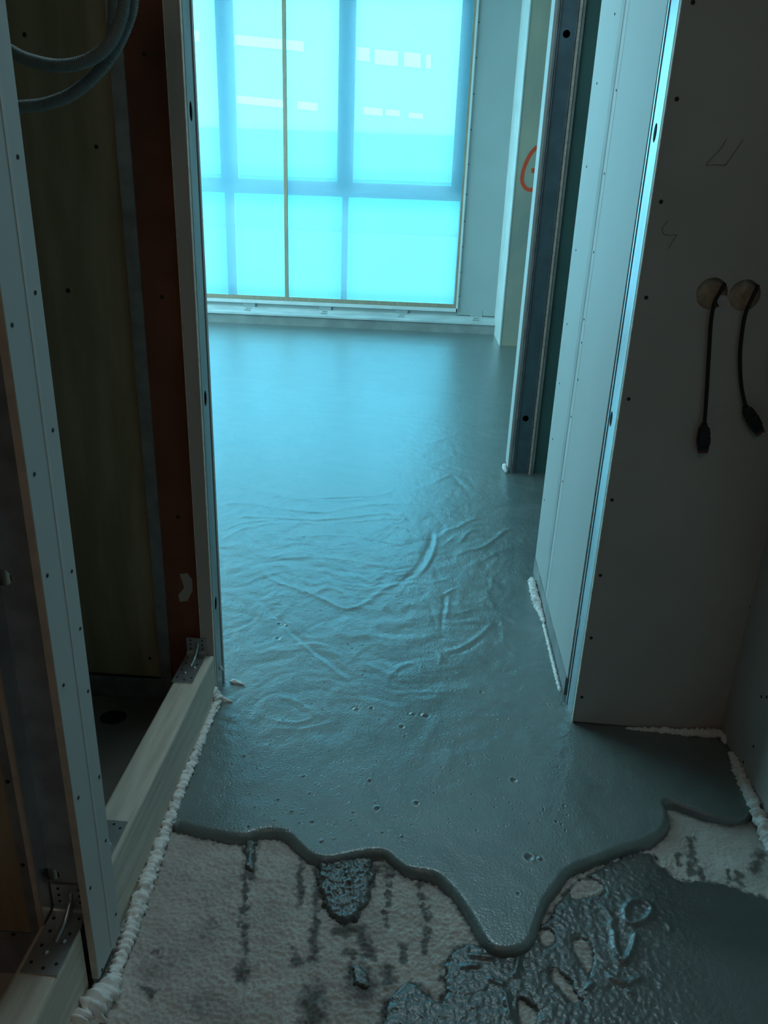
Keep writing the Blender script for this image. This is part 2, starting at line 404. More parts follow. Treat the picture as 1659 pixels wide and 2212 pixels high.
# slurry left by boots and the hose in front of the pour
SLURRY_BIG = [(985, 2042), (1040, 2040), (1100, 2060), (1150, 2040), (1185, 1985), (1225, 1925), (1275, 1885), (1400, 1834), (1425, 1878), (1480, 1912), (1515, 1902), (1580, 1918), (1625, 1935),
              (1680, 1950), (1760, 2000), (1760, 2400), (780, 2400), (826, 2190), (850, 2150), (885, 2120), (915, 2140), (945, 2175), (965, 2150), (958, 2100)]
ISLANDS = [[(1240, 1905), (1262, 1895), (1312, 1910), (1300, 1935), (1262, 1940), (1235, 1945), (1225, 1930)],
           [(1232, 2035), (1262, 2022), (1278, 2050), (1285, 2085), (1270, 2110), (1255, 2080), (1240, 2060)],
           [(1195, 2085), (1215, 2105), (1245, 2140), (1262, 2165), (1240, 2170), (1215, 2145), (1190, 2115)],
           [(1118, 2155), (1140, 2165), (1165, 2190), (1160, 2225), (1130, 2230), (1118, 2190)],
           [(1165, 2010), (1190, 2005), (1205, 2030), (1185, 2050), (1165, 2035)]]
SPLASH = [([(683, 1866), (735, 1858), (800, 1850), (812, 1885), (802, 1925), (786, 1965), (765, 1995), (745, 2000), (722, 1987), (700, 1960), (686, 1915)], .010),
          ([(754, 2092), (770, 2085), (790, 2100), (800, 2118), (794, 2138), (772, 2132), (762, 2112)], .005),
          ([(528, 1815), (552, 1815), (550, 1850), (546, 1880), (536, 1885), (530, 1850)], .006)]
STAINS = [([(533, 1820), (530, 1900), (527, 2050)], 7), ([(540, 1820), (545, 1880), (540, 1900)], 11), ([(650, 1858), (648, 1950)], 8), ([(690, 1880), (682, 1960), (680, 2040), (678, 2070)], 11),
          ([(641, 2055), (640, 2085)], 9), ([(524, 2090), (522, 2108)], 17), ([(676, 2150), (674, 2212)], 27), ([(838, 1880), (834, 2000)], 6), ([(905, 1900), (920, 1985), (918, 2055)], 9),
          ([(730, 2010), (775, 2010), (800, 2060)], 16), ([(745, 2060), (810, 2065)], 8), ([(770, 2105), (785, 2135)], 30), ([(836, 2095), (842, 2120)], 16), ([(868, 2045), (870, 2075)], 8),
          ([(1494, 1818), (1494, 1890)], 11), ([(1464, 1846), (1466, 1866)], 8), ([(1517, 1878), (1518, 1905)], 10), ([(1573, 1880), (1572, 1905)], 6), ([(1595, 1888), (1598, 1905)], 11), ([(1645, 1845), (1630, 1880)], 13),
          ([(800, 1870), (850, 1880), (830, 1900)], 10), ([(335, 2060), (345, 2052)], 6), ([(310, 2130), (330, 2145)], 9)]

def make_floor():
    xs = np.arange(-.64, .96, .0027); ys = np.arange(.62, 1.62, .0027)
    X, Y = np.meshgrid(xs, ys)
    n = fbm(X * 70, Y * 100, 4); n2 = fbm(X * 22 + 40, Y * 26, 3); big = fbm(X * 5 + 9, Y * 5 + 2, 2)
    rough = 1 - np.abs(n) ** .8                                    # ridged, torn surface
    calm = np.clip((X - .55) / .15, 0, 1)
    Z = ZS + np.clip(rough - .80, -.22, 1) * .0125 * (1 - .75 * calm) + n2 * .0042 * (1 - .6 * calm) + big * .002
    st = np.zeros(X.shape)
    wob = fbm(X * 60, Y * 60, 3) * .015
    for pts, r in STAINS:
        p = [fl(x, y, ZS)[:2] for x, y in pts]
        d = seg_dist(X, Y, p) + wob
        st = np.maximum(st, np.clip(1.35 - d / (r * .00092), 0, 1) * .85)
    big_poly = px_poly(SLURRY_BIG)
    d = seg_dist(X, Y, np.vstack([big_poly, big_poly[:1]])); ins = inside(X, Y, big_poly)
    st = np.maximum(st, np.where(ins, .9, np.clip(.85 - (d + wob) / .013, 0, 1)))
    for pts, t in SPLASH:
        q = px_poly(pts); d = seg_dist(X, Y, np.vstack([q, q[:1]])); ins = inside(X, Y, q)
        st = np.maximum(st, np.where(ins, .9, np.clip(.8 - (d + wob) / .010, 0, 1)))
    for isl in ISLANDS:
        q = px_poly(isl); d = seg_dist(X, Y, np.vstack([q, q[:1]])); ins = inside(X, Y, q)
        st = np.where(ins, np.clip(.9 - d / .006, 0, 1), st)
    df = seg_dist(X, Y, front)
    st = np.maximum(st, np.clip(.9 - (df + wob * .5) / .012, 0, 1) * .7)
    dl = X * 0
    for x, y, r in [(-.44, .98, .03), (-.33, .93, .025), (-.27, 1.0, .02), (-.36, 1.08, .02)]:
        st = np.maximum(st, .35 * np.clip(1.3 - (np.hypot(X - x, Y - y) + 2 * wob) / r, 0, 1))
    # merge with a coarse surround
    return grid_mesh('floor', X, Y, Z, np.ones(X.shape, bool), 'substrate', st)
fl_root = make_floor(); tag(fl_root, kind='structure')
pl = pyd('floor_slab', [(-4.2, -2.6, ZS - .006), (3.2, -2.6, ZS - .006), (3.2, 9.4, ZS - .006), (-4.2, 9.4, ZS - .006), (-4.2, -2.6, -.2), (3.2, -2.6, -.2), (3.2, 9.4, -.2), (-4.2, 9.4, -.2)],
         [(0, 1, 2, 3), (4, 7, 6, 5), (0, 4, 5, 1), (1, 5, 6, 2), (2, 6, 7, 3), (3, 7, 4, 0)], 'substrate', fl_root)

# strokes: ridges (+) and troughs (-) in the screed, as (pixels, half width mm, height mm)
STROKES = [
 ([(466, 1030), (510, 1042), (560, 1057), (615, 1072), (660, 1077), (740, 1074), (820, 1071), (860, 1055)], 9, 2.0),
 ([(466, 1043), (540, 1056), (610, 1076), (700, 1083), (800, 1078)], 7, 1.6),
 ([(470, 1100), (490, 1087), (540, 1087), (600, 1098), (680, 1107), (720, 1105), (770, 1092), (840, 1087), (900, 1092), (960, 1104), (1000, 1110)], 11, 2.4),
 ([(508, 1122), (530, 1114), (620, 1120), (700, 1123), (770, 1115), (830, 1108), (870, 1112)], 9, 2.2),
 ([(475, 1170), (520, 1140), (600, 1128), (700, 1132), (780, 1125), (860, 1118), (890, 1125)], 8, 1.4),
 ([(475, 1150), (520, 1128), (600, 1122)], 7, 1.2),
 ([(600, 1170), (640, 1158), (760, 1155), (840, 1172), (900, 1185)], 9, 1.2),
 ([(560, 1215), (620, 1205), (690, 1203), (760, 1210), (830, 1225)], 10, 1.2),
 ([(560, 1215), (575, 1250), (640, 1272), (690, 1290), (735, 1315), (765, 1315), (800, 1295), (830, 1270), (880, 1255)], 9, 2.4),
 ([(550, 1285), (580, 1320), (620, 1358), (680, 1405), (730, 1440), (770, 1475)], 12, -2.6),
 ([(560, 1300), (600, 1345), (660, 1400), (720, 1447), (765, 1480)], 7, 2.0),
 ([(615, 1055), (640, 1030), (700, 1010), (760, 990), (830, 970)], 10, 1.6),
 ([(470, 995), (560, 985), (640, 970), (720, 955)], 10, 1.0),
 ([(450, 905), (520, 895), (600, 890), (700, 891), (800, 897), (880, 902), (950, 910)], 14, 1.6),
 ([(530, 925), (620, 935), (700, 945), (780, 955)], 12, 1.3),
 ([(930, 1145), (935, 1165), (922, 1190), (905, 1225), (880, 1250), (850, 1268)], 10, -3.0),
 ([(942, 1150), (940, 1185), (925, 1220), (900, 1248)], 7, 3.0),
 ([(950, 1160), (965, 1145), (990, 1140), (1005, 1128), (1040, 1118)], 8, 2.6),
 ([(952, 1180), (975, 1165), (985, 1155)], 6, 2.4), ([(985, 1178), (1000, 1165), (1010, 1150), (1030, 1142)], 7, 2.4),
 ([(1000, 1188), (1030, 1188), (1055, 1175), (1080, 1155), (1095, 1142), (1140, 1138)], 8, 2.6),
 ([(920, 1195), (950, 1192), (970, 1205), (1010, 1190)], 7, 1.6), ([(990, 1240), (1030, 1215), (1080, 1190), (1150, 1165)], 12, 1.8),
 ([(940, 1290), (960, 1285), (975, 1275), (1000, 1268)], 7, 2.6), ([(958, 1282), (962, 1305), (955, 1335), (953, 1370)], 8, -2.2),
 ([(968, 1285), (968, 1310), (960, 1345)], 6, 2.2), ([(925, 1300), (935, 1330), (945, 1360)], 7, -1.6),
 ([(1050, 1268), (1055, 1290), (1068, 1315), (1080, 1330)], 10, 2.0), ([(1055, 1260), (1075, 1250), (1095, 1245)], 9, 1.6),
 ([(960, 1410), (1000, 1398), (1040, 1372), (1068, 1340)], 9, 3.0), ([(965, 1418), (1010, 1405), (1050, 1375)], 9, -2.4),
 ([(975, 1330), (1010, 1320), (1040, 1312)], 7, 1.5), ([(1078, 1330), (1090, 1360), (1085, 1390), (1110, 1415), (1130, 1430)], 8, 1.4),
 ([(940, 1400), (955, 1420), (945, 1440)], 8, 3.0), ([(930, 1425), (950, 1432)], 7, 2.0),
 ([(830, 1480), (850, 1450), (880, 1430), (905, 1440), (930, 1460)], 10, 2.0), ([(838, 1475), (870, 1470), (900, 1472)], 8, 1.5),
 ([(560, 1545), (600, 1560), (650, 1562), (680, 1548), (665, 1530), (630, 1510), (590, 1505)], 8, 1.6),
 ([(570, 1570), (640, 1578), (700, 1565), (740, 1548)], 8, 1.2), ([(545, 1575), (540, 1630), (545, 1690)], 8, -1.0),
 ([(620, 1515), (655, 1540), (675, 1545)], 6, -1.6), ([(960, 1580), (975, 1620), (965, 1660), (940, 1700)], 12, 1.2), ([(1015, 1610), (1015, 1680)], 10, -1.0),
 ([(1130, 1600), (1180, 1612), (1240, 1622)], 10, 1.0), ([(1090, 1625), (1160, 1632), (1240, 1640)], 9, -1.0),
 ([(830, 1110), (850, 1112), (880, 1120), (858, 1130)], 5, 2.0), ([(840, 1135), (870, 1140), (885, 1150)], 5, 2.2), ([(870, 1145), (900, 1155), (915, 1162)], 5, 2.0),
 ([(860, 1085), (930, 1092), (975, 1105)], 7, -1.6), ([(975, 1025), (1000, 1050), (1015, 1075)], 9, -1.4), ([(1005, 1025), (1030, 1060)], 8, -1.2),
 ([(880, 970), (930, 958), (985, 938), (1000, 930)], 9, 1.8), ([(930, 1045), (960, 1030), (985, 1025)], 9, 1.5),
 ([(1060, 1100), (1100, 1092), (1160, 1090)], 10, -1.2), ([(700, 735), (820, 740), (900, 745), (985, 752)], 40, 3.0), ([(680, 730), (780, 728), (900, 738)], 40, 2.0),
 ([(460, 735), (520, 742), (560, 740)], 35, 2.0), ([(905, 1255), (950, 1258), (985, 1240)], 8, 1.4),
]
BUMPS = [(768, 1531, 7, 4), (917, 1544, 9, 6), (890, 1542, 7, 4), (868, 1570, 7, -4), (603, 1347, 6, -4), (618, 1350, 7, 3), (600, 1379, 9, -2.5), (803, 1530, 6, -4), (875, 1590, 4, -3),
         (1040, 1495, 6, -4), (1110, 1685, 8, -4), (900, 1735, 6, -4), (815, 1747, 6, -4), (655, 1678, 5, -3), (799, 1687, 5, -4), (600, 1728, 4, -3), (673, 1776, 5, -3), (629, 1754, 4, -3),
         (538, 1785, 4, 3), (695, 1817, 5, 3), (722, 1812, 4, 2), (526, 1634, 4, -3), (1143, 1852, 9, -4), (1165, 1855, 6, 3), (1202, 1775, 4, -3), (1218, 1740, 4, -3), (1185, 1522, 5, 3),
         (1015, 1650, 4, -2), (955, 1658, 4, -2), (1100, 1553, 4, 3), (1077, 1555, 3, 3), (1070, 1568, 4, -2), (506, 1550, 4, -3), (867, 1807, 4, 3), (1120, 1930, 4, -3)]

def make_screed():
    ys = []; y = .93
    while y < 9.0:
        ys.append(y); y += .0021 if y < 1.5 else .0021 * (y / 1.5) ** 1.7
    ys.append(9.02); ys = np.array(ys); nc = 800
    xl = np.where(ys < 1.80, -.545, np.where(ys < 1.9, -.545 - (ys - 1.8) * 2.0, -.745 - (ys - 1.9) * .40))
    xr = np.where(ys < 1.80, .90, np.where(ys < 2.8, .90 + (ys - 1.8) * .05, np.minimum(.95 + (ys - 2.8) * .25, 2.0)))
    t = np.linspace(0, 1, nc)
    X = xl[:, None] + (xr - xl)[:, None] * t[None]; Y = np.repeat(ys[:, None], nc, 1)
    wx = fbm(X * 2.6 + 3, Y * 1.9, 3); wy = fbm(X * 2.6 + 31, Y * 1.9 + 8, 3)
    sw = perlin(X * 5 + 3.2 * wx, Y * 9 + 3.2 * wy) + .55 * perlin(X * 13 + 5 * wy, Y * 20 + 5 * wx)
    amp = np.interp(Y, [.9, 1.45, 1.75, 2.3, 2.9, 3.6, 9], [.0007, .0012, .0024, .0026, .0019, .0011, .0011])
    Z = sw * amp + fbm(X * 40, Y * 40, 2) * np.interp(Y, [.9, 1.5, 1.8, 3, 9], [.00018, .0003, .0005, .0005, .0004])
    stip = np.clip(fbm(X * 3.1 + 5, Y * 2.3 + 1, 2) + .45, 0, 1)
    Z += fbm(X * 85, Y * 70, 3) * stip * np.interp(Y, [.9, 1.45, 1.7, 2.6, 3.4, 5, 9], [.00012, .00025, .00055, .0006, .0004, .0002, .0])
    wob = fbm(X * 9, Y * 9, 2) * .012
    for pts, w, h in STROKES:
        p = smooth_poly([fl(a, b, 0)[:2] for a, b in pts], 2)
        wm = w * .001; x0, y0 = p.min(0) - 4 * wm - .02; x1, y1 = p.max(0) + 4 * wm + .02
        r0, r1 = np.searchsorted(ys, [y0, y1])
        if r1 - r0 < 2: continue
        xs_, ys_ = X[r0:r1], Y[r0:r1]
        m = (xs_ > x0) & (xs_ < x1)
        if not m.any(): continue
        wy_ = np.maximum(1.0, (ys_[m] / 1.9) ** .8)
        d = seg_dist(xs_[m], ys_[m], p) / (wm * wy_)
        e0 = np.hypot(xs_[m] - p[0][0], ys_[m] - p[0][1]); e1 = np.hypot(xs_[m] - p[-1][0], ys_[m] - p[-1][1])
        fade = np.clip(np.minimum(e0, e1) / .06, 0.15, 1)
        sub = Z[r0:r1]; sub[m] += h * .001 * .66 * np.exp(-d * d) * fade; Z[r0:r1] = sub
    rs = np.random.RandomState(3); bumps = list(BUMPS)
    for _ in range(650):
        px = rs.uniform(460, 1230); py = 1120 + 680 * rs.rand() ** .75
        bumps.append((px, py, rs.uniform(2.2, 3.6), -rs.uniform(1.2, 2.6) if rs.rand() < .75 else rs.uniform(.8, 1.6)))
    for a, b, r, h in bumps:
        c = fl(a, b, 0); rr = max(r * .00075, .0019); h = h * 1.15
        r0, r1 = np.searchsorted(ys, [c[1] - 4 * rr, c[1] + 4 * rr])
        if r1 - r0 < 2: continue
        d2 = ((X[r0:r1] - c[0]) ** 2 + (Y[r0:r1] - c[1]) ** 2) / rr ** 2
        Z[r0:r1] += h * .001 * np.exp(-d2) - .25 * h * .001 * np.exp(-(np.sqrt(d2) - 1.7) ** 2 * 4)
    # rolling front edge
    near = Y < 1.75
    d = np.where(near, seg_dist(np.where(near, X, 0), np.where(near, Y, 9), front), 9)
    ins = inside(X, Y, screed_poly)
    sd = np.where(ins, d, -d) + wob * .0
    w = .017
    prof = np.sqrt(np.clip(1 - (1 - np.clip(sd / w, 0, 1)) ** 2, 0, 1))
    thick = -ZS + .001
    Z = np.where(sd >= w, Z, Z * np.clip(sd / w, 0, 1) + (ZS - .001) + thick * prof)
    Z = np.where(sd < 0, ZS - .004 + 1.2 * np.maximum(sd, -.01), Z)
    # slump below the pour towards the dark front
    return grid_mesh('wet_screed', X, Y, Z, sd > -.004, 'screed')
screed = make_screed()
tag(screed, 'freshly poured wet grey screed flowing through the doorway over the floor', 'screed', kind='stuff')

def slurry_patch(poly_px, holes_px, thick, w, lump, name, label, ridges=()):
    q = px_poly(poly_px)
    lo = np.maximum(q.min(0), (-.6, .66)); hi = np.minimum(q.max(0), (.855, 1.6))
    X, Y = np.meshgrid(np.arange(lo[0] - .004, hi[0] + .004, .0026), np.arange(lo[1] - .004, hi[1] + .004, .0026))
    d = seg_dist(X, Y, np.vstack([q, q[:1]])); sd = np.where(inside(X, Y, q), d, -d)
    for hpx in holes_px:
        hp = px_poly(hpx); dh = seg_dist(X, Y, np.vstack([hp, hp[:1]])); sd = np.minimum(sd, np.where(inside(X, Y, hp), -dh, dh))
    sd = sd + fbm(X * 45, Y * 45, 3) * .010
    prof = np.sqrt(np.clip(1 - (1 - np.clip(sd / w, 0, 1)) ** 2, 0, 1))
    calm = np.interp(X, [.45, .62], [1, .18])
    lm = (1 - np.abs(fbm(X * 30 + 3, Y * 38, 4))) * lump + fbm(X * 95, Y * 110, 3) * lump * .75
    Z = ZS + .0005 + thick * prof + prof * (lm - lump * .7) * calm
    for pts, wd, h in ridges:
        p = smooth_poly([fl(a, b, ZS)[:2] for a, b in pts], 2)
        Z += h * .001 * np.exp(-(seg_dist(X, Y, p) / (wd * .001)) ** 2) * np.clip(sd / .004, 0, 1)
    Z = np.where(sd < 0, ZS - .006, Z)
    o = grid_mesh(name, X, Y, Z, sd > 0, 'slurry'); tag(o, label, 'slurry', 'slurry splashes in front of the pour')
    return o
slurry_patch(SLURRY_BIG, ISLANDS, .0036, .014, .0026, 'slurry_splash', 'wide trodden grey slurry patch covering the bottom right floor',
             [([(1348, 1972), (1352, 1998), (1375, 2002), (1402, 1985), (1408, 1965), (1385, 1948), (1358, 1952), (1348, 1972)], 6, 7),
              ([(1325, 2020), (1328, 2060), (1345, 2085), (1362, 2065), (1372, 2025)], 6, 8), ([(1318, 2115), (1345, 2130), (1380, 2118)], 6, 5), ([(1268, 2140), (1280, 2130)], 4, 5),
              ([(1300, 1960), (1325, 1990), (1318, 2005)], 6, 4), ([(1020, 2068), (1060, 2074)], 5, 6), ([(1000, 2094), (1030, 2090)], 4, 5), ([(1120, 2075), (1112, 2110)], 5, 5),
              ([(1355, 2145), (1368, 2150)], 4, 4), ([(1090, 2150), (1100, 2200)], 5, 4), ([(1440, 2000), (1446, 2010)], 4, 3), ([(1060, 2120), (1085, 2130)], 5, 4)])
slurry_patch(SPLASH[0][0], [], .010, .018, .006, 'slurry_splash', 'glossy lumpy slurry tongue hanging from the middle of the pour edge', [([(725, 1985), (750, 1992), (775, 1970)], 6, 4), ([(745, 1870), (760, 1925)], 6, 4)])
slurry_patch(SPLASH[1][0], [], .005, .008, .003, 'slurry_splash', 'small wet slurry blob alone on the pale rough floor')
slurry_patch(SPLASH[2][0], [], .006, .008, .002, 'slurry_splash', 'thin slurry drip running from the left of the pour edge')

# ------------------------------------------------------------------ far room: window wall
YW = 9.10
def wx(px, py): return ony(px, py, YW)
w_x0, w_x1 = -3.6, .325
z_bb = wx(800, 655)[2]           # under the bottom batten
wall = empty('wall_back'); tag(wall, kind='structure')
zc = wx(1000, 680)[2]
panel = box('wall_panel', .345, 1.35, YW - .02, YW + .25, zc, H, 'winpanel', wall)
for py in (48, 125, 203, 280, 355, 420, 478, 533, 588, 640):
    p = ony(1038 - (py / 640) * 46 + 0, py, YW - .02); screw(wall, (p[0], YW - .02, p[2]), (0, -1, 0), .007)
box('wall_panel_below', .345, 1.35, YW, YW + .25, -.05, zc - .012, 'winpanel', wall)
box('parapet', w_x0, .345, YW, YW + .25, -.05, z_bb - .05, 'winpanel', wall)
box('wall_lintel', w_x0, .345, YW, YW + .25, 3.36, H, 'winpanel', wall)
box('wall_end', 1.35, 3.2, YW - .02, YW + .25, -.05, H, 'winpanel', wall)
# slim white reveal trim around the film
t1 = empty('trim_1'); tag(t1, kind='structure')
box('bottom_trim', w_x0, .345, YW - .045, YW, z_bb - .052, z_bb - .012, 'trim', t1, .003)
box('side_trim', .325, .348, YW - .045, YW, z_bb - .052, H, 'trim', t1, .003)
# battens clamping the film
def batten(name, x0, x1, z0, z1, label, y=YW - .035):
    o = box(name, x0, x1, y, y + .028, z0, z1, 'batten', bevel=.002); tag(o, label, 'batten', 'wooden battens clamping the window film')
batten('wooden_batten', w_x0, .300, z_bb - .010, z_bb + .032, 'horizontal wooden batten along the bottom of the window film')
batten('wooden_batten', .300, .325, z_bb - .010, H, 'upright wooden batten down the right edge of the window film')
xv = wx(617, 320)[0]
batten('wooden_batten', xv - .02, xv + .02, z_bb + .032, H, 'slim upright wooden batten dividing the window film near the middle', YW - .03)
# film, slightly slack between battens
def make_film():
    xs = np.linspace(w_x0, .305, 160); zs = np.linspace(z_bb + .005, 3.36, 120)
    X, Z = np.meshgrid(xs, zs)
    Y = YW + .012 + fbm(X * 1.6, Z * 1.1, 3) * .010
    o = grid_mesh('plastic_sheet', X, Y, Z, np.ones(X.shape, bool), 'film')
    return o
film = make_film(); tag(film, 'translucent cyan mesh-reinforced plastic sheet stretched over the tall window', 'plastic sheet')
# window frame behind the film
YF = 9.26
def fx(px, py): return ony(px, py, YF)
win = empty('window_1'); tag(win, kind='structure')
tz0, tz1 = fx(700, 424)[2], fx(700, 392)[2]
def vpost(pa, pb, y_ref, z0, z1, d=.07):
    a, b = fx(pa, y_ref)[0], fx(pb, y_ref)[0]
    box('frame_post', a, b, YF, YF + d, z0, z1, 'white_frame', win, .006)
    return a, b
zb = z_bb - .05
p1 = vpost(729, 764, 300, tz1, 3.45); p0 = vpost(474, 511, 300, tz1, 3.45)
p1l = vpost(738, 751, 520, zb, tz0); p0l = vpost(489, 508, 520, zb, tz0)
xr_up = fx(987, 200)[0]; xr_lo = fx(988, 520)[0]
box('frame_post', xr_up, .50, YF, YF + .07, tz1, 3.45, 'white_frame', win, .006)
box('frame_post', xr_lo, .50, YF, YF + .07, zb, tz0, 'white_frame', win, .006)
box('frame_post', w_x0 - .1, w_x0 + .12, YF, YF + .07, zb, 3.45, 'white_frame', win, .006)
box('transom', w_x0 - .1, .50, YF - .01, YF + .08, tz0, tz1, 'white_frame', win, .006)
box('bottom_rail', w_x0 - .1, .50, YF, YF + .07, zb - .1, zb + .06, 'white_frame', win, .006)
for (a, b, z0, z1) in [(p1[1], xr_up, tz1, 3.45), (p0[1], p1[0], tz1, 3.45), (w_x0 + .12, p0[0], tz1, 3.45), (p1l[1], xr_lo, zb + .06, tz0), (p0l[1], p1l[0], zb + .06, tz0), (w_x0 + .12, p0l[0], zb + .06, tz0)]:
    box('pane', a, b, YF + .03, YF + .036, z0, z1, 'glass', win)
# sloping sill profile with clips, raw plinth below
sill = empty('trim_2'); tag(sill, kind='structure')
ZP = ony(800, 687, 8.955)[2]
pyd('sill_profile', [(w_x0, 8.935, ZP), (.79, 8.935, ZP), (.79, YW, ZP + .058), (w_x0, YW, ZP + .058), (w_x0, 8.935, ZP - .02), (.79, 8.935, ZP - .02), (.79, YW, ZP - .02), (w_x0, YW, ZP - .02)],
    [(0, 1, 2, 3), (4, 7, 6, 5), (0, 4, 5, 1), (1, 5, 6, 2), (2, 6, 7, 3), (3, 7, 4, 0)], 'sill', sill)
for px in (538, 702, 868, 1030):
    x = ony(px, 665, 9.06)[0]
    box('clip', x - .07, x + .07, YW - .025, YW, ZP + .05, ZP + .125, 'winpanel', sill, .003)
    box('clip_slot', x - .04, x + .03, 8.985, 9.0, ZP + .014, ZP + .028, 'plinth', sill)
    box('clip_slot', x - .03, x + .03, 9.03, 9.045, ZP + .030, ZP + .043, 'plinth', sill)
o = box('baseboard_back', w_x0, .80, 8.955, YW, -.05, ZP - .02, 'plinth'); tag(o, kind='structure')

# ------------------------------------------------------------------ column with a sprayed red mark
colx = .775; YCOL = 8.22
c = empty('wall_column', (colx, YCOL, 0)); tag(c, kind='structure')
box('column_shaft', colx + .006, 1.45, YCOL, YW, -.03, H, 'column', c, .004)
prism('corner_bead', [(colx, YCOL - .004), (colx + .012, YCOL - .004), (colx + .012, YW - .02), (colx, YW - .02)], -.02, H, 'bead', c)
mk = [(990, 450), (880, 560), (790, 680), (700, 860), (620, 1080), (590, 1250), (590, 1380), (640, 1500), (720, 1580), (800, 1600), (900, 1580), (990, 1480), (1070, 1250), (1110, 900), (1090, 600), (1040, 460), (990, 450)]
def ribbon(name, pts3, width, normal, material, parent):
    P = [Vector(p) for p in catmull(pts3, 6)]; n = Vector(normal); v = []; f = []
    for i, p in enumerate(P):
        t = (P[min(i + 1, len(P) - 1)] - P[max(i - 1, 0)]).normalized(); s = t.cross(n).normalized() * width / 2
        v += [p + s + n * .0008, p - s + n * .0008, p + s * .9, p - s * .9]
    for i in range(len(P) - 1):
        a, b = 4 * i, 4 * i + 4
        f += [(a, a + 1, b + 1, b), (a, b, b + 2, a + 2), (a + 1, a + 3, b + 3, b + 1)]
    return pyd(name, v, f, material, parent)
def mkp(a, b): p = ony(1080 + a / 12.29, 280 + b / 12.29, YCOL); return (p[0], YCOL, p[2])
o = ribbon('painted_mark', [mkp(a, b) for a, b in mk], .036, (0, -1, 0), 'red_paint', c); o['label'] = 'orange red sprayed circle'
ribbon('painted_mark', [mkp(a, b) for a, b in ((835, 1095), (900, 1085), (960, 1080), (1010, 1050))], .042, (0, -1, 0), 'red_paint', c)

# ------------------------------------------------------------------ stub wall at the far side of the right-hand doorway
YSB = 3.95
s = empty('wall_stub', (.47, YSB, 0)); tag(s, kind='structure')
prism('board', [(.476, YSB), (.489, YSB), (.489, 4.08), (.476, 4.08)], .03, H, 'board_right', s, top=[(.482, YSB), (.496, YSB), (.496, 4.08), (.482, 4.08)])
prism('board', [(.491, YSB + .002), (.503, YSB + .002), (.503, 4.08), (.491, 4.08)], -.02, H, 'strip', s)
zh = [ony(1222, 72, YSB)[2], ony(1130, 905, YSB)[2]]
hs = []
st_out = [(.506, -.02), (.584, -.02), (.584, H), (.506, H)]
plate('metal_stud', st_out, [circle(.545, z, .016, .016) for z in (zh[1], zh[0])], lambda a, b, t: (a, YSB + .012 + t, b), .002, 'galv_shaded', s)
for sgn, x in ((1, .506), (-1, .584)):
    box('stud_flange', min(x, x + sgn * .003), max(x, x + sgn * .003), YSB - .004, YSB + .05, -.02, H, 'galv_dark', s)
box('board', .588, .600, YSB - .002, 4.06, -.02, H, 'paper', s)
box('board', .603, .615, YSB + .004, 4.06, -.02, H, 'strip', s)
box('cavity_shade', .505, .588, YSB + .06, YSB + .07, -.02, H, 'hole', s)
o = empty('wall_beyond', (.62, 4.0, 0)); tag(o, kind='structure')
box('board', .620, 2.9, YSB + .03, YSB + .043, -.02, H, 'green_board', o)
box('board_backing', .620, 2.9, YSB + .05, YSB + .12, -.02, H, 'galv_dark', o)
for py in (40, 160, 285, 420, 550, 640, 830, 905):
    p = ony(1262 - py * .125 + 5, py, YSB + .03); screw(o, (p[0], YSB + .03, p[2]), (0, -1, 0), .005)
# small torn foam at the foot of the stub wall
# ------------------------------------------------------------------ corridor wall on the right, beyond the doorway, and the cross wall to its right
R = empty('wall_right', (.47, YC, 0)); tag(R, kind='structure')
def bx_(y): return .459 + (y - 1.9) / .84 * .011
YB, YJ = 2.735, 2.418
plate('board', [(1.908, .062), (YJ, .062), (YJ - .143, H), (1.872, H)], [], lambda a, b, t: (bx_(a) + t, a, b), .0125, 'board_right', R)
plate('board', [(YJ + .004, .064), (YB, .064), (YB, H), (YJ - .139, H)], [], lambda a, b, t: (bx_(a) + t, a, b), .0125, 'board_right', R)
prism('board', [(bx_(1.90) + .014, 1.905), (bx_(YB) + .014, YB), (bx_(YB) + .026, YB), (bx_(1.90) + .026, 1.905)], .05, H, 'board_edge', R)
# filled joint: a slightly proud band
plate('joint_filler', [(YJ + .008, .07), (YJ + .052, .07), (YJ - .085, H - .01), (YJ - .133, H - .01)], [], lambda a, b, t: (bx_(a) - .0007 + t, a, b), .002, 'filler_grey', R)
plate('joint_filler', [(YJ - .045, .07), (YJ - .004, .07), (YJ - .147, H - .01), (YJ - .19, H - .01)], [], lambda a, b, t: (bx_(a) - .0005 + t, a, b), .002, 'filler', R)
for px, py in ((1325, 30), (1330, 195), (1304, 375), (1281, 545), (1260, 690), (1285, 180), (1263, 360), (1240, 540), (1221, 700), (1205, 828), (1190, 948), (1255, 740), (1247, 820), (1232, 900), (1214, 1040), (1172, 1080)):
    p = onx(px, py, .462); screw(R, (bx_(p[1]) - .0008, p[1], p[2]), (-1, 0, 0), .0035)
# edge insulation strip at the foot
prism('edge_strip', [(bx_(1.92) - .001, 1.92), (bx_(YB) - .001, YB + .005), (bx_(YB) + .012, YB + .005), (bx_(1.92) + .012, 1.92)], -.03, .060, 'strip', R)
